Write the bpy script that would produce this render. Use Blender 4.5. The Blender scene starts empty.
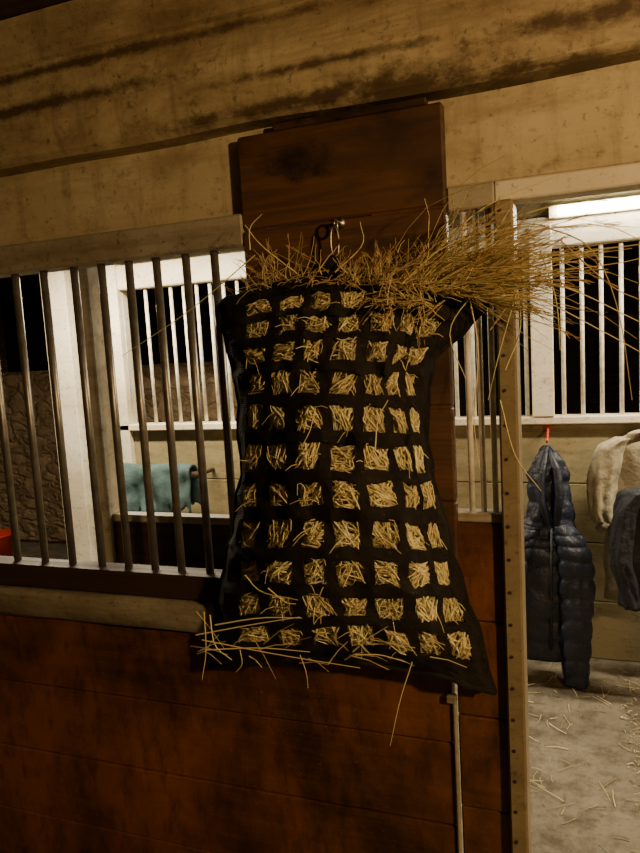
import bpy, math, random, bmesh
import numpy as np
from mathutils import Vector, Matrix, noise
random.seed(7)
# ------------------------------------------------------------ camera
f=680.0
yaw,pitch,roll=map(math.radians,(20,6.5,3.3))
C=Vector((0,-1.36,1.6))
F=Vector((-math.sin(yaw)*math.cos(pitch),math.cos(yaw)*math.cos(pitch),-math.sin(pitch)))
R0=F.cross(Vector((0,0,1))).normalized(); U0=R0.cross(F)
R=R0*math.cos(roll)-U0*math.sin(roll); UP=U0*math.cos(roll)+R0*math.sin(roll)
cd=bpy.data.cameras.new('camera'); cam=bpy.data.objects.new('camera',cd)
bpy.context.scene.collection.objects.link(cam)
cam.matrix_world=Matrix(((R.x,UP.x,-F.x,C.x),(R.y,UP.y,-F.y,C.y),(R.z,UP.z,-F.z,C.z),(0,0,0,1)))
cd.sensor_fit='VERTICAL'; cd.sensor_height=24; cd.lens=f/853*24; cd.clip_start=0.02
bpy.context.scene.camera=cam
def U(px,py,y=0.0):
    d=F+R*((px-320)/f)-UP*((py-426.5)/f)
    return C+d*((y-C.y)/d.y)
def X(px,py,y=0.0): return U(px,py,y).x
def Z(px,py,y=0.0): return U(px,py,y).z
# ------------------------------------------------------------ materials
def newmat(name):
    m=bpy.data.materials.new(name); m.use_nodes=True
    nt=m.node_tree; b=nt.nodes['Principled BSDF']
    return m,nt,b
def N(nt,t,**k):
    n=nt.nodes.new(t)
    for a,v in k.items():
        if a in n.inputs: n.inputs[a].default_value=v
        else: setattr(n,a,v)
    return n
def coords(nt,scale,rot=(0,0,0)):
    tc=N(nt,'ShaderNodeTexCoord'); mp=N(nt,'ShaderNodeMapping')
    mp.inputs['Scale'].default_value=scale; mp.inputs['Rotation'].default_value=rot
    nt.links.new(tc.outputs['Object'],mp.inputs['Vector']); return mp.outputs['Vector']
def nz(nt,scale,vec,detail=6,rough=.6,dist=0):
    n=N(nt,'ShaderNodeTexNoise'); n.inputs['Scale'].default_value=scale; n.inputs['Detail'].default_value=detail
    n.inputs['Roughness'].default_value=rough; n.inputs['Distortion'].default_value=dist
    nt.links.new(vec,n.inputs['Vector']); return n.outputs['Fac']
def ramp(nt,fac,stops):
    r=N(nt,'ShaderNodeValToRGB'); e=r.color_ramp.elements
    while len(e)<len(stops): e.new(.5)
    for i,(p,c) in enumerate(stops):
        e[i].position=p; e[i].color=(*c,1) if len(c)==3 else c
    nt.links.new(fac,r.inputs['Fac']); return r.outputs['Color']
def mix(nt,fac,a,b,mode='MIX'):
    n=N(nt,'ShaderNodeMix',data_type='RGBA',blend_type=mode)
    for s,v in ((0,fac),(6,a),(7,b)):
        if hasattr(v,'is_linked'): nt.links.new(v,n.inputs[s])
        else: n.inputs[s].default_value=v if s==0 else (*v,1)
    return n.outputs[2]
def bump(nt,b,h,strength=.3,dist=.01):
    n=N(nt,'ShaderNodeBump'); n.inputs['Strength'].default_value=strength; n.inputs['Distance'].default_value=dist
    nt.links.new(h,n.inputs['Height']); nt.links.new(n.outputs['Normal'],b.inputs['Normal'])
def add_spots(nt,c,spots,stain=(.06,.034,.015)):
    for (p,rx,rz) in spots:
        tc=N(nt,'ShaderNodeTexCoord'); mp=N(nt,'ShaderNodeMapping',vector_type='TEXTURE')
        mp.inputs['Location'].default_value=(p.x,p.y,p.z); mp.inputs['Scale'].default_value=(rx,1.0,rz)
        nt.links.new(tc.outputs['Object'],mp.inputs['Vector'])
        ln=N(nt,'ShaderNodeVectorMath',operation='LENGTH'); nt.links.new(mp.outputs['Vector'],ln.inputs[0])
        nn=nz(nt,14,coords(nt,(1,1,1.5)),8,.75)
        ad=N(nt,'ShaderNodeMath',operation='MULTIPLY_ADD'); nt.links.new(nn,ad.inputs[0]); ad.inputs[1].default_value=2.6
        sb=N(nt,'ShaderNodeMath',operation='SUBTRACT'); nt.links.new(ln.outputs['Value'],sb.inputs[0]); sb.inputs[1].default_value=1.25
        nt.links.new(sb.outputs[0],ad.inputs[2])
        c=mix(nt,ramp(nt,ad.outputs[0],[(.3,(.9,.9,.9)),(.95,(0,0,0))]),c,stain)
    return c
def wood(name,dark,light,rough=.5,vert=False,stain=(.02,.01,.005),stain_lo=.5,stain_hi=.75,glare_tint=None,spots=()):
    m,nt,b=newmat(name)
    g=coords(nt,(18,18,1.2) if vert else (1.2,18,18))
    n1=nz(nt,2.2,g,8,.65,.6)
    c=ramp(nt,n1,[(.3,dark),(.7,light)])
    if glare_tint:
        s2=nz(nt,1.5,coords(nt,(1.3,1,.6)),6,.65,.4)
        c=mix(nt,ramp(nt,s2,[(.40,(0,0,0)),(.62,(.85,.85,.85))]),c,glare_tint)  # lighter patches painted into the colour in place of glare
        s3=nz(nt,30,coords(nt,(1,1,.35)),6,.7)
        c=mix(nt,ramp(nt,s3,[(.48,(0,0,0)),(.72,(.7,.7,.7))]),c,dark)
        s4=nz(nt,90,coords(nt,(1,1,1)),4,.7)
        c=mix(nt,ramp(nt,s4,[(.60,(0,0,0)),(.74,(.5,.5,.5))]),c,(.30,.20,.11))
    s=nz(nt,2.3,coords(nt,(1,1,1.3)),5,.6)
    sm=ramp(nt,s,[(stain_lo,(0,0,0)),(stain_hi,(1,1,1))])
    col=mix(nt,sm,c,stain)
    col=add_spots(nt,col,spots,(.012,.008,.005))
    nt.links.new(col,b.inputs['Base Color'])
    rr=ramp(nt,n1,[(.3,(rough+.15,)*3),(.7,(rough-.1,)*3)])
    nt.links.new(rr,b.inputs['Roughness'])
    bump(nt,b,n1,.35,.004); return m
def painted(name,base,dirt,amount=.5,rough=.6,spots=(),streak=.6,runs=0.0):
    m,nt,b=newmat(name)
    n1=nz(nt,3.0,coords(nt,(1,3,2.2)),9,.74,.3)
    n2=nz(nt,22,coords(nt,(.8,1,1.2)),6,.75)
    n3=nz(nt,1.6,coords(nt,(1,1,1.6)),4,.6)
    n4=nz(nt,9,coords(nt,(.12,1,2.0)),7,.7,.2)
    n5=nz(nt,60,coords(nt,(1,1,1)),4,.7)
    c=mix(nt,ramp(nt,n1,[(amount,(0,0,0)),(amount+.25,(.8,.8,.8))]),base,dirt)
    c=mix(nt,ramp(nt,n4,[(.52,(0,0,0)),(.68,(streak,)*3)]),c,dirt)
    if runs:
        n6=nz(nt,14,coords(nt,(1.6,1,.25)),6,.7,.3)
        c=mix(nt,ramp(nt,n6,[(.50,(0,0,0)),(.72,(runs,)*3)]),c,[v*.8 for v in dirt])
    c=mix(nt,ramp(nt,n2,[(.56,(0,0,0)),(.72,(.75,.75,.75))]),c,[v*.6 for v in dirt])
    c=mix(nt,ramp(nt,n5,[(.58,(0,0,0)),(.70,(.7,.7,.7))]),c,[v*.5 for v in dirt])
    c=mix(nt,.8,c,ramp(nt,n3,[(.35,(1,1,1)),(.7,(.6,.54,.45))]),'MULTIPLY')
    c=add_spots(nt,c,spots)
    nt.links.new(c,b.inputs['Base Color']); b.inputs['Roughness'].default_value=rough
    bump(nt,b,n2,.3,.004); return m
def plain(name,col,rough=.6,metal=0,noise_amt=.3,scale=30,bs=.2,bd=.003):
    m,nt,b=newmat(name)
    n=nz(nt,scale,coords(nt,(1,1,1)),5,.6)
    c=ramp(nt,n,[(.3,[v*(1-noise_amt) for v in col]),(.7,[min(1,v*(1+noise_amt)) for v in col])])
    nt.links.new(c,b.inputs['Base Color']); b.inputs['Roughness'].default_value=rough; b.inputs['Metallic'].default_value=metal
    bump(nt,b,n,bs,bd); return m
def attrmat(name,rough=.6):
    m,nt,b=newmat(name); a=N(nt,'ShaderNodeAttribute',attribute_name='Col')
    nt.links.new(a.outputs['Color'],b.inputs['Base Color']); b.inputs['Roughness'].default_value=rough
    return m
M_board=wood('stained_boards',(.022,.010,.005),(.11,.044,.017),.36,glare_tint=(.30,.11,.036))  # orange glare on the lower boards is put into their colour
M_boardS=wood('panel_boards',(.040,.020,.010),(.15,.070,.028),.5,stain_lo=.48,stain_hi=.66,spots=[(U(295,165,-.03),.10,.045),(U(350,112,-.03),.25,.012)])
M_dark=wood('dark_timber',(.02,.011,.006),(.06,.033,.018),.6)
M_cream=painted('cream_plaster_lintel',(.60,.53,.36),(.27,.19,.10),.48,streak=.3,runs=.45)
M_beam=painted('grimy_cream_beam',(.52,.44,.28),(.17,.11,.05),.42,.6,[(U(400,88,-.07),.30,.06),(U(300,100,-.07),.5,.02),(U(90,60,-.07),.8,.016),(U(610,10,-.07),.25,.03),(U(20,110,-.07),.6,.02),(U(330,60,-.07),.3,.014),(U(560,60,-.07),.2,.012)],.45,runs=.5)
M_ledge=painted('ledge_paint',(.44,.41,.32),(.18,.14,.085),.46,runs=.3)
M_white=painted('white_paint',(.84,.79,.66),(.50,.42,.28),.6,streak=.3)
M_back=painted('old_cream_boards',(.32,.28,.16),(.15,.11,.05),.48)
M_post=painted('tan_post_paint',(.30,.25,.16),(.14,.10,.055),.48,.45,streak=.2)
M_bar=plain('dull_steel_bar',(.27,.25,.22),.38,.75)
M_barw=plain('white_bar_paint',(.75,.72,.62),.45)
M_steel=plain('bright_steel',(.45,.42,.37),.35,1)
# ------------------------------------------------------------ mesh builder
class MB:
    def __init__(s): s.v=[];s.f=[];s.c=[];s.m=[]
    def add(s,vs,fs,col=(1,1,1),mi=0):
        o=len(s.v); s.v+= [tuple(v) for v in vs]
        for q in fs: s.f.append([i+o for i in q]); s.c.append(col); s.m.append(mi)
    def box(s,x0,x1,y0,y1,z0,z1,mi=0,col=(1,1,1),b=.003):
        if x0>x1:x0,x1=x1,x0
        if y0>y1:y0,y1=y1,y0
        if z0>z1:z0,z1=z1,z0
        b=min(b,(x1-x0)/3,(y1-y0)/3,(z1-z0)/3)
        vs=[];idx={}
        for sx in(0,1):
            for sy in(0,1):
                for sz in(0,1):
                    for ax in range(3):
                        p=[(x0,x1)[sx],(y0,y1)[sy],(z0,z1)[sz]]
                        for k in range(3):
                            if k!=ax: p[k]+= b if (sx,sy,sz)[k]==0 else -b
                        idx[(sx,sy,sz,ax)]=len(vs); vs.append(p)
        fs=[]
        fs+=[[idx[(0,0,0,0)],idx[(0,0,1,0)],idx[(0,1,1,0)],idx[(0,1,0,0)]],[idx[(1,0,0,0)],idx[(1,1,0,0)],idx[(1,1,1,0)],idx[(1,0,1,0)]]]
        fs+=[[idx[(0,0,0,1)],idx[(1,0,0,1)],idx[(1,0,1,1)],idx[(0,0,1,1)]],[idx[(0,1,0,1)],idx[(0,1,1,1)],idx[(1,1,1,1)],idx[(1,1,0,1)]]]
        fs+=[[idx[(0,0,0,2)],idx[(0,1,0,2)],idx[(1,1,0,2)],idx[(1,0,0,2)]],[idx[(0,0,1,2)],idx[(1,0,1,2)],idx[(1,1,1,2)],idx[(0,1,1,2)]]]
        for a in(0,1):
            for c in(0,1):
                fs.append([idx[(a,c,0,0)],idx[(a,c,1,0)],idx[(a,c,1,1)],idx[(a,c,0,1)]])
                fs.append([idx[(a,0,c,0)],idx[(a,1,c,0)],idx[(a,1,c,2)],idx[(a,0,c,2)]])
                fs.append([idx[(0,a,c,1)],idx[(1,a,c,1)],idx[(1,a,c,2)],idx[(0,a,c,2)]])
        for sx in(0,1):
            for sy in(0,1):
                for sz in(0,1): fs.append([idx[(sx,sy,sz,k)] for k in range(3)])
        s.add(vs,fs,col,mi)
    def tube(s,pts,rad,n=10,col=(1,1,1),mi=0,caps=True):
        pts=[Vector(p) for p in pts]
        if not hasattr(rad,'__len__'): rad=[rad]*len(pts)
        vs=[]
        t=(pts[1]-pts[0]).normalized()
        a=t.cross(Vector((0,1,0)))
        if a.length<.1: a=t.cross(Vector((1,0,0)))
        a.normalize()
        for i,p in enumerate(pts):
            t=(pts[min(i+1,len(pts)-1)]-pts[max(i-1,0)]).normalized()
            a=(a-t*a.dot(t)).normalized(); b=t.cross(a)
            for k in range(n):
                w=2*math.pi*k/n
                vs.append(p+a*(math.cos(w)*rad[i])+b*(math.sin(w)*rad[i]))
        fs=[]
        for i in range(len(pts)-1):
            for k in range(n):
                k2=(k+1)%n; fs.append([i*n+k,i*n+k2,(i+1)*n+k2,(i+1)*n+k])
        if caps: fs.append(list(range(n))[::-1]); fs.append([(len(pts)-1)*n+k for k in range(n)])
        s.add(vs,fs,col,mi)
    def finish(s,name,mats,parent=None,smooth=False,fix=True):
        me=bpy.data.meshes.new(name); me.from_pydata(s.v,[],s.f)
        if not isinstance(mats,(list,tuple)): mats=[mats]
        for m in mats: me.materials.append(m)
        me.polygons.foreach_set('material_index',s.m)
        ca=me.color_attributes.new('Col','FLOAT_COLOR','CORNER')
        buf=[]
        for fc,c in zip(s.f,s.c): buf+= [c[0],c[1],c[2],1.0]*len(fc)
        ca.data.foreach_set('color',buf)
        if smooth: me.polygons.foreach_set('use_smooth',[True]*len(me.polygons))
        me.update()
        if fix:
            bm=bmesh.new(); bm.from_mesh(me); bmesh.ops.recalc_face_normals(bm,faces=bm.faces); bm.to_mesh(me); bm.free()
        o=bpy.data.objects.new(name,me); bpy.context.scene.collection.objects.link(o)
        if parent: o.parent=parent
        return o
def empty(name):
    o=bpy.data.objects.new(name,None); bpy.context.scene.collection.objects.link(o); return o
def boards(mb,x0,x1,z0,z1,y0,y1,n,gap=.004,jit=.004,mi=0,b=.004):
    h=(z1-z0)/n
    for i in range(n):
        j=random.uniform(-jit,jit)
        mb.box(x0,x1,y0+j,y1,z0+i*h+gap/2,z0+(i+1)*h-gap/2,mi,b=b)
# ------------------------------------------------------------ key levels
XL,XR=-6.0,3.2; YF,YB=-3.2,4.8
z_rail=Z(120,247); z_lint=Z(120,232)
z_beam=Z(330,103,-.08)
z_ceil=max(z_beam+.3,Z(50,14,-.08))
x_pl,x_pr=X(244,250,-.03),X(447,250,-.03)
x_pr2=X(455,500,-.03)
z_pt=Z(345,114,-.03)
z_sill=Z(110,600,-.06)
z_rw=Z(480,516)
xp0,xp1=X(500,450,-.03),X(519,450,-.03)
# ------------------------------------------------------------ shell
m,nt,b=newmat('dirty_concrete')
n1=nz(nt,1.5,coords(nt,(1,1,1)),8,.65); n2=nz(nt,40,coords(nt,(1,1,1)),5,.7); n4=nz(nt,9,coords(nt,(1,1,1)),7,.7)
c=ramp(nt,n1,[(.35,(.11,.095,.07)),(.65,(.22,.195,.145))]); c=mix(nt,ramp(nt,n2,[(.5,(0,0,0)),(.7,(.6,.6,.6))]),c,(.08,.058,.035))
c=mix(nt,ramp(nt,n4,[(.46,(0,0,0)),(.64,(.8,.8,.8))]),c,(.055,.04,.022))
nt.links.new(c,b.inputs['Base Color']); b.inputs['Roughness'].default_value=.8; bump(nt,b,n2,.6,.015); M_floor=m
m,nt,b=newmat('rubble_stone')
wv=coords(nt,(1,1,1.5)); dn=N(nt,'ShaderNodeTexNoise'); dn.inputs['Scale'].default_value=5; nt.links.new(wv,dn.inputs['Vector'])
va=N(nt,'ShaderNodeVectorMath',operation='MULTIPLY_ADD'); nt.links.new(dn.outputs['Color'],va.inputs[0]); va.inputs[1].default_value=(.35,.35,.35); nt.links.new(wv,va.inputs[2])
v2=N(nt,'ShaderNodeTexVoronoi',feature='DISTANCE_TO_EDGE'); v2.inputs['Scale'].default_value=4.5; nt.links.new(va.outputs[0],v2.inputs['Vector'])
n3=nz(nt,7,coords(nt,(1,1,1)),9,.75)
c=ramp(nt,n3,[(.3,(.10,.065,.035)),(.7,(.46,.33,.19))])
c=mix(nt,ramp(nt,v2.outputs['Distance'],[(.0,(.35,.35,.35)),(.12,(0,0,0))]),c,(.09,.055,.028))
nt.links.new(c,b.inputs['Base Color']); b.inputs['Roughness'].default_value=.9
bump(nt,b,ramp(nt,v2.outputs['Distance'],[(0,(0,0,0)),(.15,(1,1,1))]),.6,.03); M_stone=m

mb=MB(); mb.box(XL-.1,XR+.1,YF-.1,YB+.1,-.1,0); mb.finish('floor',M_floor)
mb=MB()
for i in range(24):
    w=(YB-YF+.2)/24; mb.box(XL-.1,XR+.1,YF-.1+i*w,YF-.1+(i+1)*w-.004,z_ceil+.002,z_ceil+.04)
mb.finish('ceiling',M_dark)
mb=MB(); mb.box(XL-.1,XR+.1,YB,YB+.1,0,z_ceil); mb.finish('wall_back',M_dark)
mb=MB(); mb.box(XL-.1,XL,YF,YB,0,z_ceil); mb.finish('wall_left',M_stone)
mb=MB(); mb.box(XR,XR+.1,YF,YB,0,z_ceil); mb.finish('wall_right',M_dark)
mb=MB(); mb.box(XL,XR,YF-.1,YF,0,z_ceil); mb.finish('wall_rear',M_dark)

# ------------------------------------------------------------ front stall wall
WF=empty('wall_front')
mb=MB(); mb.box(XL,XR,0,.06,z_lint,z_beam+.03); mb.finish('lintel_boards',M_cream,WF)
CB=empty('ceiling_beam')
nx=160; prof0=[(.06,z_beam),(-.050,z_beam),(-.062,z_beam+.012),(-.070,z_beam+.05),(-.070,z_beam+.66*(z_ceil-z_beam)),(-.080,z_beam+.68*(z_ceil-z_beam)),(-.084,z_ceil),(.06,z_ceil)]
vs=[];npf=len(prof0)
for i in range(nx+1):
    x=XL+(XR-XL)*i/nx
    for k,(y,z) in enumerate(prof0):
        if 0<k<npf-1: y+=noise.noise(Vector((x*2.2,k*.35,2)))*.010; 
        if k<=3: z+=noise.noise(Vector((x*2.8,5,k*.2)))*.010
        vs.append((x,y,min(z,z_ceil)))
fs=[[i*npf+k,i*npf+(k+1)%npf,(i+1)*npf+(k+1)%npf,(i+1)*npf+k] for i in range(nx) for k in range(npf)]
fs+= [list(range(npf)),[nx*npf+k for k in range(npf)]]
mb=MB(); mb.add(vs,fs); mb.finish('beam',M_beam,CB)
TP=empty('post_panel')  # parent of the broad centre post panel
mb=MB(); boards(mb,x_pl,x_pr,z_sill+.06,z_pt-.006,-.03,-.0005,5,.003,.003)
mb.box(x_pl+.08,x_pr-.03,-.028,-.001,z_pt-.006,z_pt+.008)
boards(mb,x_pr-.15,x_pr2,z_sill-.06,z_rw+.62,-.026,-.0005,1,.004,.0)
mb.finish('centre_panel',M_boardS,TP)
mb=MB()
xs_=X(455,760)
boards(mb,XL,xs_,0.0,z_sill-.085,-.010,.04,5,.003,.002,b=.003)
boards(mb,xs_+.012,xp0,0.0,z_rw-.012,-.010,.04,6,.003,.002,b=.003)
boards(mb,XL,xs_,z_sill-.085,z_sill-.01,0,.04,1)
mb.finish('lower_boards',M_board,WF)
TS=empty('trim_2')
mb=MB(); mb.box(xs_+.002,xs_+.011,-.022,-.0125,0,Z(458,692)); mb.box(xs_-.010,xs_+.012,-.03,-.0125,Z(458,698),Z(458,690))
mb.finish('edge_strip',M_ledge,TS)
G=empty('window_1')
zr1=Z(110,566)
vs=[];nx=120;pf=[(-.002,z_sill),(-.05,z_sill),(-.055,z_sill-.012),(-.038,z_sill-.07),(-.018,z_sill-.082),(-.002,z_sill-.082)];npf=len(pf)
for i in range(nx+1):
    x=XL+(x_pl-XL)*i/nx
    for k,(y,z) in enumerate(pf):
        if 0<k<npf-1: y+=noise.noise(Vector((x*5,k*.6,2)))*.010; z+=noise.noise(Vector((x*4,k*.5,7)))*(.012 if k>1 else .003)
        vs.append((x,min(y,-.004) if 0<k<npf-1 else y,z))
fs=[[i*npf+k,i*npf+(k+1)%npf,(i+1)*npf+(k+1)%npf,(i+1)*npf+k] for i in range(nx) for k in range(npf)]+[list(range(npf)),[nx*npf+k for k in range(npf)]]
mb=MB(); mb.add(vs,fs); mb.finish('window_sill',M_ledge,G,smooth=True)
mb=MB(); mb.box(XL,x_pl,-.035,.03,z_sill+.004,zr1,b=.005); mb.finish('bottom_rail',M_dark,G)
mb=MB(); mb.box(XL,x_pl,-.03,.03,z_rail-.035,z_lint-.001,b=.005); mb.finish('top_rail',M_ledge,G)
mb=MB()
pxs=[2,30,58,88,115,142,169,198,226]
xs=[X(p,415) for p in pxs]; sp=xs[1]-xs[0]
while xs[0]>-3.5: xs.insert(0,xs[0]-sp)
for x in xs: mb.tube([(x,0,zr1-.005),(x,0,z_rail-.03)],.0095,10)
mb.finish('bars',M_bar,G,smooth=True)
y2=.16
mb=MB(); zb=Z(160,516,y2)
mb.box(X(97,400,y2),x_pl+.25,y2,y2+.04,zb-.02,zb)
mb.box(X(88,400,y2),X(101,400,y2),y2-.01,y2+.04,0,z_lint+.05)
mb.finish('inner_frame',M_ledge,G)
mb=MB(); boards(mb,X(101,400,y2),x_pl+.25,zb-.35,zb-.021,y2,y2+.03,2); mb.finish('inner_board',M_dark,G)
G2=empty('window_2')
mb=MB(); mb.box(x_pr2-.01,xp0,-.008,.04,z_rw-.012,z_rw+.006)
mb.box(x_pr,xp0,-.01,.04,z_lint-.045,z_lint-.001)
mb.finish('frame',M_ledge,G2)
mb=MB()
for p in (468,480,492): 
    x=X(p,370,.015); mb.tube([(x,.015,z_rw),(x,.015,z_lint-.04)],.006,10)
mb.finish('bars',M_barw,G2,smooth=True)
DP=empty('door_post')
mb=MB(); mb.box(xp0,xp1,-.035,.07,0,z_lint-.04,b=.004); mb.finish('post',M_post,DP)
mb=MB()
for i in range(28):
    z=.05+i*.066
    if z<z_lint-.06:
        mb.tube([(xp0+.012,-.0335,z),(xp0+.012,-.037,z)],.0035,8)
mb.finish('rivets',M_dark,DP)
xo=xp1+.95
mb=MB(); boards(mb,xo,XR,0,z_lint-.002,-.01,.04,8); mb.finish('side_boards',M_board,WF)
mb=MB(); mb.box(xp0,xo,-.008,.05,z_lint-.038,z_lint-.001); mb.finish('door_head',M_white,WF)

# ------------------------------------------------------------ far partition across the aisle
yb=2.1
PT=empty('stall_partition')
zl=Z(580,415,yb); xpl=X(100,440,yb)
ztb=Z(590,244,yb)
mb=MB(); boards(mb,xpl,XR-.01,0.0,zl-.04,yb,yb+.04,4,.003,.002); mb.finish('lower_boards',M_back,PT)
mb=MB(); mb.box(xpl,XR-.01,yb-.04,yb+.06,zl-.04,zl,b=.006); mb.finish('ledge',M_white,PT)
mb=MB(); mb.box(xpl,XR-.01,yb-.03,yb+.06,ztb,ztb+.14,b=.006); mb.finish('header',M_white,PT)
mb=MB(); mb.box(xpl,XR-.01,yb-.0,yb+.05,ztb+.15,z_ceil,b=.006); mb.finish('upper_boards',M_back,PT)
mb=MB(); x=xpl+.07
while x<XR-.05: mb.tube([(x,yb+.01,zl),(x,yb+.01,ztb)],.010,10); x+=.085
mb.finish('bars',M_barw,PT,smooth=True)
mb=MB()
for (a,bb,yy) in ((X(60,415,yb),X(84,415,yb),yb-.06),(X(112,350,yb),X(126,350,yb),yb-.04)): mb.box(a,bb,yy,yy+.1,0,z_ceil)
a=X(544,320,yb); mb.box(a-.06,a+.04,yb-.045,yb+.06,zl,ztb+.1)
mb.finish('posts',M_white,PT)
mb=MB(); mb.box(XL,-1.5,3.4,3.7,0,1.55,b=.03); mb.finish('wall_stone_base',M_stone)

# ------------------------------------------------------------ hay colours
def haycol(bright=1.0):
    t=random.random(); g=random.random()
    base=Vector((.68,.56,.27)).lerp(Vector((.93,.84,.52)),t)
    if g<.25: base=base.lerp(Vector((.45,.48,.18)),.6)
    elif g<.36: base=base.lerp(Vector((.32,.19,.07)),.6)
    base*=bright
    return (min(base.x,.95),min(base.y,.93),min(base.z,.8))
M_hay=attrmat('hay_stalk')
# ------------------------------------------------------------ hay net
rows=[
(305,275,294,[220,262,290,318,348,380,408,432,488]),
(318,298,312,[221,260,290,320,351,384,411,434,482]),
(335,322,333,[224,258,288,317,349,381,408,427,460]),
(356,350,358,[231,257,283,311,345,376,399,414,434]),
(385,383,388,[238,256,281,310,343,373,393,409,428]),
(418,418,422,[241,253,279,309,343,375,399,414,426]),
(457,457,460,[241,252,278,309,343,378,404,418,430]),
(495,495,496,[238,250,277,311,346,381,415,430,438]),
(534,535,537,[232,247,279,312,347,384,416,436,450]),
(571,573,575,[226,248,280,314,350,387,421,443,460]),
(603,607,611,[217,250,282,318,353,390,427,450,471]),
(634,638,648,[211,254,289,325,360,396,432,460,482]),
(668,661,692,[208,254,289,325,360,396,432,462,492])]
A=np.array([r[3] for r in rows],float); YL=np.array([r[0] for r in rows],float);YM=np.array([r[1] for r in rows],float);YR=np.array([r[2] for r in rows],float)
Bd=np.array([.03,.07,.10,.125,.14,.155,.165,.175,.185,.185,.17,.14,.07])
def cr(arr,t):
    n=len(arr)-1; t=max(0,min(n,t)); i=min(int(t),n-1); u=t-i
    p1,p2=arr[i],arr[i+1]; p0=arr[i-1] if i>0 else 2*p1-p2; p3=arr[i+2] if i+2<=n else 2*p2-p1
    return .5*((2*p1)+(-p0+p2)*u+(2*p0-5*p1+4*p2-p3)*u*u+(-p0+3*p1-3*p2+p3)*u**3)
def S(c,r,dy=0):
    row=np.array([cr(A[:,k],r) for k in range(9)]); x=cr(row,c)
    s=(x-row[0])/(row[8]-row[0]); s=max(0,min(1,s))
    l,mm,rr=cr(YL,r),cr(YM,r),cr(YR,r)
    y=l*(1-s)*(1-2*s)+mm*4*s*(1-s)+rr*s*(2*s-1)
    nv=noise.noise_vector(Vector((c*.9,r*.9,3)))*5.0+noise.noise_vector(Vector((c*2.3,r*2.3,8)))*4.2
    x+=nv.x; y+=nv.y
    bul=float(cr(Bd,r))*max(0,1-(2*s-1)**2)**.55
    q=noise.noise(Vector((c*.8,r*.8,1)))*.018
    q-=.003*math.cos(2*math.pi*c)*math.cos(2*math.pi*r)
    return U(x,y,-.055-bul+q+dy)
HN=empty('hay_net')
HX,HR=.35,.325
cs=[0,.2,.4]
for k in range(1,8): cs+=[k-HX,k,k+HX,k+.5]
cs=[c for c in cs if c<7.45]+[7.6,7.8,8]
rs=[0,.3,.5]
for k in range(1,12): rs+=[k-HR,k,k+HR,k+.5]
rs+=[11.75,12]
def hole_ok(kc,kr): return 1<=kc<=7 and 1<=kr<=11 and not(kr==1 and kc==7)
def in_hole(c,r):
    kc=round(c); kr=round(r)
    return hole_ok(kc,kr) and abs(c-kc)<HX and abs(r-kr)<HR
vs=[S(c,r) for r in rs for c in cs]; nc=len(cs); fs=[]
for i in range(len(rs)-1):
    for j in range(nc-1):
        if in_hole((cs[j]+cs[j+1])/2,(rs[i]+rs[i+1])/2): continue
        fs.append([i*nc+j,i*nc+j+1,(i+1)*nc+j+1,(i+1)*nc+j])
m,nt,b=newmat('black_webbing')
w=N(nt,'ShaderNodeTexWave'); w.inputs['Scale'].default_value=140; w.bands_direction='DIAGONAL'
nt.links.new(coords(nt,(1,1,1)),w.inputs['Vector'])
nn=nz(nt,25,coords(nt,(1,1,1)),5,.6); n9=nz(nt,130,coords(nt,(1,1,1)),3,.6)
c=ramp(nt,nn,[(.35,(.007,.006,.0055)),(.75,(.024,.019,.015))])
c=mix(nt,ramp(nt,n9,[(.62,(0,0,0)),(.72,(.5,.5,.5))]),c,(.12,.09,.05))
nt.links.new(c,b.inputs['Base Color'])
b.inputs['Roughness'].default_value=.8; b.inputs['Specular IOR Level'].default_value=.3; bump(nt,b,w.outputs['Fac'],.5,.002); M_web=m
mb=MB(); mb.add(vs,fs); net=mb.finish('net_front',M_web,HN,fix=False)
so=net.modifiers.new('s','SOLIDIFY'); so.thickness=.004; so.offset=0
mb=MB()
for k in range(0,12):
    lo_,hi_=(k+HR+.03,k+1-HR-.03)
    if k==0: lo_,hi_=.12,.62
    cl=[x for x in np.arange(.15,7.9,.125)]
    v_=[S(c,r,-.0045-.0022*math.cos(2*math.pi*c+math.pi*k)) for r in (lo_,(lo_+hi_)/2,hi_) for c in cl]; L_=len(cl)
    mb.add(v_,[[i*L_+j,i*L_+j+1,(i+1)*L_+j+1,(i+1)*L_+j] for i in range(2) for j in range(L_-1)])
so_=mb.finish('woven_straps',M_web,HN,fix=False); q_=so_.modifiers.new('s','SOLIDIFY'); q_.thickness=.002; q_.offset=0
mb=MB(); path=[(0,r) for r in np.arange(0,12.01,.5)]+[(c,12) for c in np.arange(.5,8.01,.5)]+[(8,r) for r in np.arange(11.5,-.01,-.5)]
vv=[];n=len(path)
for k in range(3):
    for c,r in path:
        p=S(c,r); t=k/2; yy=p.y*(1-t)+(-.036)*t
        vv.append((p.x,yy,p.z-math.sin(math.pi*t)*.006))
ff=[[k*n+i,k*n+i+1,(k+1)*n+i+1,(k+1)*n+i] for k in range(2) for i in range(n-1)]
ff.append([2*n+i for i in range(n)])
mb.add(vv,ff); mb.finish('net_back_and_gusset',M_web,HN,fix=False)
mb=MB(); mb.tube([S(c,0,-.003) for c in np.arange(0,8.01,.25)],.009,8)
mb.tube([S(c,12) for c in np.arange(0,8.01,.25)],.007,8)
mb.tube([S(0,r) for r in np.arange(0,12.01,.5)],.006,8)
mb.tube([S(8,r) for r in np.arange(0,12.01,.5)],.006,8)
mb.finish('hem',M_web,HN,smooth=True)
m,nt,b=newmat('hay_mass')
n1=nz(nt,70,coords(nt,(1,1,1.6)),6,.7,1.0)
nt.links.new(ramp(nt,n1,[(.36,(.12,.085,.035)),(.6,(.66,.54,.26))]),b.inputs['Base Color']); b.inputs['Roughness'].default_value=.9; bump(nt,b,n1,.8,.01)
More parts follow.
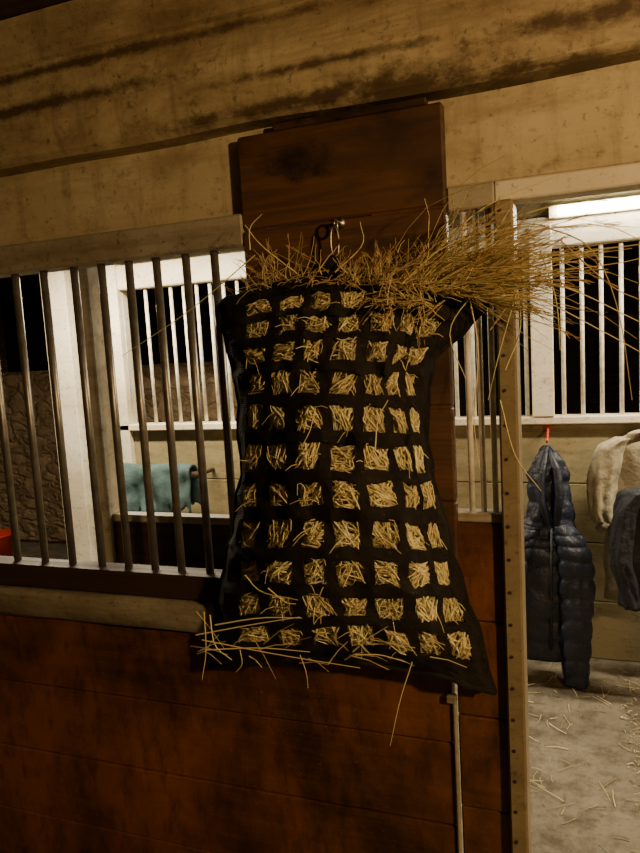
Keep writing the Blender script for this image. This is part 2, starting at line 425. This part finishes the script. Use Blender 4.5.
M_mass=m
mb=MB(); cc=np.arange(.45,7.61,.4); rr_=np.arange(.5,11.61,.4)
vs=[S(c,r,.018) for r in rr_ for c in cc]; nc2=len(cc)
fs=[[i*nc2+j,i*nc2+j+1,(i+1)*nc2+j+1,(i+1)*nc2+j] for i in range(len(rr_)-1) for j in range(nc2-1)]
mb.add(vs,fs); mb.finish('hay_mass',M_mass,HN,smooth=True,fix=False)
def stalk(mb,pts,r,col):
    mb.tube(pts,[r*(1-.5*i/(len(pts)-1)) for i in range(len(pts))],4,col,caps=False)
mb=MB()
def clampS(c,r,kc,kr,dy,e=.41):
    return S(min(kc+e,max(kc-e,c)),min(kr+e,max(kr-e,r)),dy)
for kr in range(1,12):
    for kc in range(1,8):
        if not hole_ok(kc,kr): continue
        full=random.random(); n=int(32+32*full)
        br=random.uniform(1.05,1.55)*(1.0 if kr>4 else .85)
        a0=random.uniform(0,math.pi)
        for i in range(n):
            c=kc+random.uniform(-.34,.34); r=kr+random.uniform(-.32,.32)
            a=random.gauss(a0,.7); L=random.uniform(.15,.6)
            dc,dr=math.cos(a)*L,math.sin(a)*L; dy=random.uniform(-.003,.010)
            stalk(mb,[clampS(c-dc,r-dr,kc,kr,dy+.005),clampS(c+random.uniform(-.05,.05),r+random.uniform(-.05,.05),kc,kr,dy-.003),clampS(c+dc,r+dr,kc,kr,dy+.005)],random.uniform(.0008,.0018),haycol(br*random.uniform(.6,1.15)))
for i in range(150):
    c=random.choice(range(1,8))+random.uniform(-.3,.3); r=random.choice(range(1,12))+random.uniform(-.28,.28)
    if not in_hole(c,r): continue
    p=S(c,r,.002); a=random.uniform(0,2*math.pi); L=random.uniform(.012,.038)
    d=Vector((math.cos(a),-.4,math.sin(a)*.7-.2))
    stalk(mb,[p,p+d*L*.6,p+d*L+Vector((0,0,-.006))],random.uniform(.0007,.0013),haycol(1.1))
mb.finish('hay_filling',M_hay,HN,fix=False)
mb=MB()
def spray(n,pxa,pya,pxb,pyb,ang,spr,l0,l1,ybase,droop=.15,br=(.4,.95)):
    for i in range(n):
        t=random.random(); p=U(pxa+(pxb-pxa)*t+random.uniform(-4,4),pya+(pyb-pya)*t+random.uniform(-5,5),ybase+random.uniform(-.05,.03))
        a=math.radians(random.gauss(ang,spr)); L=random.uniform(l0,l1)
        d=Vector((math.cos(a),random.uniform(-.35,.1),math.sin(a)))
        side=Vector((random.uniform(-1,1),0,random.uniform(-1,1)))*L*.12
        pts=[]
        for k in range(6):
            s=k/5; pts.append(p+d*L*s+Vector((0,0,-droop*L*s*s))+side*math.sin(s*3.1)+Vector((random.uniform(-1,1),0,random.uniform(-1,1)))*.002)
            if pts[-1].y>-.045: pts[-1].y=-.045
        col=haycol(random.uniform(*br)); col=(col[0],col[1]*.90,col[2]*.75)
        stalk(mb,pts,random.uniform(.0006,.0013),col)
        if random.random()<.25:
            e=pts[-1]; dd=(pts[-1]-pts[-2]).normalized()
            for q in range(7):
                o=e-dd*.006*q; v=Vector((random.uniform(-1,1),random.uniform(-.6,.2),random.uniform(-1,1)))*.5+dd
                stalk(mb,[o,o+v*.006,o+v*.012],.0009,(.42,.27,.12))
spray(55,245,288,330,272,95,50,.03,.10,-.09)
spray(90,340,275,375,284,75,40,.02,.05,-.09)
spray(220,370,284,440,286,50,45,.03,.09,-.10)
spray(210,400,284,470,292,25,18,.08,.22,-.10)
spray(110,440,282,485,298,8,18,.06,.20,-.10)
spray(50,375,282,440,285,30,12,.14,.28,-.11)
spray(18,430,278,500,260,16,10,.22,.34,-.10,.30,(.7,1.1))
spray(70,300,283,400,284,90,60,.01,.035,-.10)
spray(60,380,300,440,305,150,60,.02,.07,-.15)
for P in ([(540,225),(590,248),(618,310),(632,400)],[(520,215),(580,200),(640,205)],[(470,300),(478,350),(474,420),(480,470)],
          [(500,400),(515,455),(541,491)],[(490,330),(510,300),(525,260)],[(480,300),(530,296),(600,330),(640,352)],[(470,290),(540,262),(600,250)],
          [(480,285),(450,330),(466,380)],[(540,250),(556,300),(560,350)],[(445,300),(420,318),(395,322)],[(255,255),(190,310),(122,356)],[(505,370),(520,330),(518,290)],
          [(300,276),(262,246),(245,225)],[(335,272),(362,245),(360,222)],[(420,270),(480,210),(560,175)],[(430,280),(510,236),(620,222)],[(250,250),(250,228),(262,214)],
          [(500,290),(560,286),(640,322)],[(520,280),(500,350),(488,400)],[(560,240),(610,285),(640,300)]):
    pp=np.array(P,float); pts=[]
    for t in np.linspace(0,len(P)-1,12): q=cr(pp,t); pts.append(U(q[0],q[1],-.13))
    stalk(mb,pts,.0014,haycol())
for P in ([(202,640),(280,655),(360,668)],[(196,635),(250,625),(300,617)],[(412,662),(400,700),(390,746)],[(204,612),(206,650),(202,680)],
          [(210,615),(215,645),(232,660)],[(355,655),(380,655),(405,662)],[(300,655),(306,672),(308,688)],[(205,650),(260,648),(310,652)],[(268,588),(285,602),(296,604)],
          [(215,625),(260,618),(302,618)],[(240,650),(242,664),(236,672)],[(245,575),(262,592),(298,600)],[(375,450),(378,420),(388,400)],[(315,408),(310,430),(302,446)]):
    pp=np.array(P,float); pts=[]
    for t in np.linspace(0,len(P)-1,8): q=cr(pp,t); pts.append(U(q[0],q[1],-.255))
    stalk(mb,pts,.0014,haycol(1.05))
for i in range(26):
    t=random.random()**1.5; p=U(205+t*255,645+random.uniform(-18,14)+t*14,-.19+random.uniform(-.03,.0)); a=random.gauss(0,.5); L=random.uniform(.015,.05)
    d=Vector((math.cos(a),-.2,math.sin(a)))
    stalk(mb,[p-d*L,p+Vector((0,0,.004)),p+d*L],random.uniform(.0009,.0015),haycol())
mb.finish('loose_hay',M_hay,HN,fix=False)
mb=MB(); h=U(338,222,-.05)
mb.tube([(h.x,-.0335,h.z),(h.x,-.039,h.z)],.011,16)
mb.tube([(h.x,-.034,h.z),(h.x,-.06,h.z)],.0035,8)
ring=[(h.x,-.066-.010*math.cos(w),h.z-.010+.013*math.sin(w)) for w in np.linspace(0,2*math.pi,17)]
mb.tube(ring,.0025,8)
lo=U(334,270,-.08)
ov=[Vector((h.x+.008*math.cos(w),-.078,h.z-.042+.030*math.sin(w))) for w in np.linspace(0,2*math.pi,21)]; mb.tube(ov,.0022,8)
mb.finish('hook',M_steel,HN,smooth=True)
mb=MB(); mb.tube([(h.x,-.078,h.z-.07),(h.x-.003,-.082,h.z-.09),(lo.x,-.085,lo.z+.01)],.006,8)
mb.tube([lo+Vector((-.05,0,-.012)),lo+Vector((-.02,-.004,.004)),lo+Vector((0,-.006,.014)),lo+Vector((.02,-.004,.004)),lo+Vector((.05,0,-.012))],[.006,.012,.016,.012,.006],8)
mb.finish('hanging_strap',M_web,HN,smooth=True)

# ------------------------------------------------------------ coats
def quilt(mb,pts,rx,ry,pitch=.07,amp=.10,n=44,seed=0,wr=.012,fold=.0):
    pts=[Vector(p) for p in pts]; P=np.array([list(p) for p in pts]); T=len(pts)-1
    L=sum((pts[i+1]-pts[i]).length for i in range(T)); steps=max(40,int(L/(pitch/10)))
    vs=[]
    for i in range(steps+1):
        t=i/steps*T; p=Vector(cr(P,t)); a=float(cr(np.array(rx,float),t)); b_=float(cr(np.array(ry,float),t)); l=i/steps*L
        for k in range(n):
            w=2*math.pi*k/n
            ll=l+.010*math.sin(w*2+seed)+.006*noise.noise(Vector((math.cos(w)*2,l*6,seed)))
            q=1-amp+amp*1.3*abs(math.sin(math.pi*ll/pitch))**.5 if amp else 1
            v=Vector((math.cos(w)*a*q,math.sin(w)*b_*q,0))
            nn_=noise.noise(Vector((p.x*2+math.cos(w)*1.5+seed,math.sin(w)*1.5,p.z*7)))*wr+noise.noise(Vector((math.cos(w)*5+seed,math.sin(w)*5,p.z*26)))*wr*.45
            nn_+=fold*math.sin(w*7+seed+3*noise.noise(Vector((p.z*3,seed,0))))*min(1,i/steps*2.5)
            v+=v.normalized()*nn_
            vs.append(p+v)
    fs=[[i*n+k,i*n+(k+1)%n,(i+1)*n+(k+1)%n,(i+1)*n+k] for i in range(steps) for k in range(n)]
    fs.append(list(range(n))); fs.append([steps*n+k for k in range(n)])
    mb.add(vs,fs)
yj=1.84
M_navy=plain('navy_nylon',(.010,.015,.034),.45,0,.25,45,.6,.012); M_beige=plain('beige_fabric',(.32,.285,.20),.9,0,.2,40,.5,.01)
M_dk=plain('black_fleece',(.009,.011,.019),.7,0,.3,60,.5,.01); M_red=plain('red_plastic',(.6,.05,.03),.4,0,.1)
def W(px,py,y=yj): return U(px,py,y)
J=empty('down_jacket')
mb=MB()
quilt(mb,[W(546,516),W(543,532),W(541,556),W(540,610),W(541,655)],[.08,.15,.18,.175,.17],[.05,.08,.10,.095,.065],.085,.11,seed=1,wr=.018,fold=.003)
mb.finish('body',M_navy,J,smooth=True)
mb=MB(); ys=yj-.055
quilt(mb,[W(560,524,ys),W(570,548,ys),W(575,590,ys),W(575,640,ys),W(577,684,ys)],[.045,.075,.078,.072,.052],[.05,.075,.072,.065,.045],.08,.13,seed=5,wr=.014)
quilt(mb,[W(530,528,ys),W(516,560,ys),W(511,630,ys),W(509,675,ys)],[.05,.07,.06,.04],[.05,.07,.06,.045],.08,.13,seed=9,wr=.014)
mb.finish('sleeves',M_navy,J,smooth=True)
mb=MB(); quilt(mb,[W(548,446),W(549,456),W(550,478),W(552,505),W(549,532)],[.012,.05,.085,.092,.12],[.02,.045,.06,.07,.07],.07,.08,seed=4,wr=.022,fold=.006)
mb.tube([W(549,450,yj-.05),W(557,470,yj-.08),W(560,495,yj-.09),W(556,525,yj-.09)],[.010,.018,.02,.016],10)
mb.tube([W(547,450,yj-.05),W(542,475,yj-.075),W(541,500,yj-.085),W(549,525,yj-.09)],[.010,.016,.018,.016],10)
mb.tube([W(552,528,yj-.095),W(551,580,yj-.105),W(551,650,yj-.085)],[.007,.007,.007],8)
mb.finish('hood_and_zip',M_navy,J,smooth=True)
mb=MB(); a=W(547,441)
mb.tube([(a.x,yb-.004,a.z+.03),(a.x,yb-.1,a.z+.01),(a.x,yj+.0,a.z-.005),(a.x,yj-.03,a.z+.010)],.005,8)
mb.tube([(a.x-.02,yb-.012,a.z+.03),(a.x+.02,yb-.012,a.z+.03)],.006,8)
mb.finish('coat_hook',M_red,J,smooth=True)
B=empty('beige_coat'); yq=1.93
mb=MB(); quilt(mb,[W(650,430,yq),W(650,436,yq),W(650,447,yq),W(652,490,yq),W(652,600,yq)],[.06,.11,.19,.19,.20],[.03,.05,.07,.08,.07],.3,.0,seed=2,wr=.014,fold=.006); mb.finish('body',M_beige,B,smooth=True)
mb=MB(); y3=yq-.06
quilt(mb,[W(622,438,y3),W(609,450,y3),W(602,480,y3),W(601,505,y3),W(604,521,y3)],[.035,.062,.062,.056,.05],[.05,.06,.055,.05,.045],.3,.0,seed=3,wr=.012,fold=.003)
quilt(mb,[W(684,438,y3),W(697,450,y3),W(702,480,y3),W(700,522,y3)],[.035,.062,.062,.05],[.05,.06,.055,.045],.3,.0,seed=8,wr=.012,fold=.003)
mb.tube([W(601,521,y3),W(607,525,y3)],[.045,.047],14)
quilt(mb,[W(630,440,yq-.05),W(638,432,yq-.05),W(662,432,yq-.05),W(672,440,yq-.05)],[.02,.03,.03,.02],[.02,.03,.03,.02],.3,0,wr=.006)
mb.tube([W(651,440,yq-.09),W(652,500,yq-.095),W(652,598,yq-.085)],.006,8)
mb.finish('sleeves_and_collar',M_beige,B,smooth=True)
D=empty('dark_fleece_jacket'); y4=1.70
mb=MB(); quilt(mb,[W(655,488,y4),W(655,498,y4),W(655,560,y4),W(656,608,y4)],[.06,.15,.15,.14],[.03,.055,.055,.05],.3,0,seed=6,wr=.018,fold=.006); mb.finish('body',M_dk,D,smooth=True)
mb=MB(); quilt(mb,[W(638,492,y4-.03),W(626,515,y4-.03),W(622,560,y4-.03),W(634,608,y4-.03)],[.03,.045,.046,.035],[.04,.045,.045,.035],.3,0,seed=7,wr=.014,fold=.003)
quilt(mb,[W(676,492,y4-.03),W(688,515,y4-.03),W(690,560,y4-.03),W(684,608,y4-.03)],[.03,.045,.046,.035],[.04,.045,.045,.035],.3,0,seed=17,wr=.014,fold=.003); mb.finish('sleeves',M_dk,D,smooth=True)
# horse blanket draped on a rail
HB=empty('horse_blanket'); yk=1.93
M_teal=plain('grey_blue_quilted_fabric',(.040,.078,.085),.85,0,.35,18,.6,.01)
a=U(116,472,yk); b2=U(193,464,yk); low=U(155,508,yk).z; top=U(155,464,yk).z
mb=MB(); nu,nv=60,36; vs=[]
for i in range(nu+1):
    x=a.x+(b2.x-a.x)*i/nu
    for j in range(nv+1):
        s=j/nv*2-1
        ln=(top-low)*(1+.10*math.sin(i*.2)+.05*math.sin(i*.75))
        dz=-.02*math.sin(i/nu*math.pi*1.3)**2
        if abs(s)<.25: w=s/.25*math.pi/2; y=yk+math.sin(w)*.045; z=top-.045+math.cos(w)*.045+dz*.5
        else:
            q=(abs(s)-.25)/.75; y=yk+math.copysign(.045+.025*q,s); z=top-.045-q*(ln-.045)+dz
        y+=.018*math.sin(i*.5+s*2)*abs(s)+.03*noise.noise(Vector((x*9,z*9,s)))
        vs.append((x,y,z))
fs=[[i*(nv+1)+j,i*(nv+1)+j+1,(i+1)*(nv+1)+j+1,(i+1)*(nv+1)+j] for i in range(nu) for j in range(nv)]
mb.add(vs,fs); o=mb.finish('blanket',M_teal,HB,smooth=True,fix=False); s=o.modifiers.new('s','SOLIDIFY'); s.thickness=.012; s.offset=0
mb=MB(); mb.tube([(a.x-.04,yk,top-.06),(b2.x+.04,yk,top-.06)],.02,10)
for xx in(a.x-.03,b2.x+.03): mb.tube([(xx,yk,top-.06),(xx,yb-.004,top-.06)],.012,8)
mb.finish('rail',M_dark,HB,smooth=True)
yy=2.0
while Z(-3,548,yy)>.12 and yy<3.2: yy+=.02
rb=U(-3,548,yy)
mb=MB(); n=28; prof=[(.0,.001),(.11,.001),(.14,.22),(.15,.225),(.15,.24),(.135,.24),(.105,.012),(0,.012)]
vs=[(rb.x+r*math.cos(2*math.pi*k/n),yy+r*math.sin(2*math.pi*k/n),z) for r,z in prof for k in range(n)]
fs=[[i*n+k,i*n+(k+1)%n,(i+1)*n+(k+1)%n,(i+1)*n+k] for i in range(len(prof)-1) for k in range(n)]
mb.add(vs,fs); mb.finish('red_bucket',M_red,None,smooth=True)
mb=MB()
for i in range(3800):
    x=random.uniform(-.3,2.0); y=random.uniform(.18,2.0); L=random.uniform(.01,.06); a=random.uniform(0,6.28)
    if i>800: x=random.uniform(.2,1.5); L*=.25
    d=Vector((math.cos(a)*L,math.sin(a)*L,0)); p=Vector((x,y,.004+random.random()*.004))
    stalk(mb,[p-d,p+Vector((random.uniform(-1,1)*.006,random.uniform(-1,1)*.006,.002)),p+d],random.uniform(.0009,.0024),haycol(random.uniform(.15,.9)))
mb.finish('loose_straw',M_hay,None,fix=False)

# ------------------------------------------------------------ lights
def emis(name,col,s):
    m,nt,b=newmat(name); b.inputs['Emission Color'].default_value=(*col,1); b.inputs['Emission Strength'].default_value=s
    b.inputs['Base Color'].default_value=(*col,1); return m
def light(name,typ,loc,e,col,size=.1,rot=None,sy=None):
    l=bpy.data.lights.new(name,typ); l.energy=e; l.color=col
    if typ=='AREA':
        l.size=size
        if sy: l.shape='RECTANGLE'; l.size_y=sy
    else: l.shadow_soft_size=size
    o=bpy.data.objects.new(name,l); o.location=loc; bpy.context.scene.collection.objects.link(o)
    if rot: o.rotation_euler=rot
    return o
warm=(1,.63,.27); neu=(1,.83,.56)
LT=empty('fluorescent_lamp'); yt=1.5
for i,(lx,e) in enumerate(((1.1,85),(-2.2,95))):
    mb=MB(); mb.box(lx-.62,lx+.62,yt-.06,yt+.06,z_ceil-.05,z_ceil-.002); mb.finish('housing_%d'%i,M_white,LT)
    mb=MB(); mb.tube([(lx-.6,yt,z_ceil-.07),(lx+.6,yt,z_ceil-.07)],.014,12); mb.finish('tube_%d'%i,emis('tube_glow_%d'%i,neu,12),LT,smooth=True)
    l=light('tube_light_%d'%i,'AREA',(lx,yt,z_ceil-.10),e,neu,1.2,sy=.08); l.parent=LT
WL=empty('wall_batten_lamp'); zz=Z(600,206,yb-.06); xx=X(600,206,yb-.06)
mb=MB(); mb.box(xx-.22,xx+.6,yb-.045,yb-.032,zz-.03,zz+.03); mb.finish('housing',M_white,WL)
mb=MB(); mb.tube([(xx-.18,yb-.065,zz),(xx+.56,yb-.065,zz)],.02,12); mb.finish('tube',emis('batten_glow',(1,.9,.68),60),WL,smooth=True)
PL=empty('pendant_lamp'); q=Vector((1.3,-1.5,z_ceil-.30))
mb=MB(); mb.tube([q+Vector((0,0,.30)),q+Vector((0,0,.05))],.004,6); mb.tube([q+Vector((0,0,.06)),q+Vector((0,0,.02))],.018,12); mb.finish('cord',M_dark,PL,smooth=True)
mb=MB(); mb.tube([q+Vector((0,0,z)) for z in(.025,.01,-.01,-.03,-.045,-.055)],[.013,.018,.028,.032,.026,.008],16); mb.finish('bulb',emis('bulb_glow',warm,15),PL,smooth=True)
l=light('bulb_light','POINT',q+Vector((0,0,-.09)),135,warm,.05); l.parent=PL
w=bpy.data.worlds.new('world'); bpy.context.scene.world=w; w.use_nodes=True
bg=w.node_tree.nodes['Background']; bg.inputs['Color'].default_value=(.9,.55,.28,1); bg.inputs['Strength'].default_value=.03
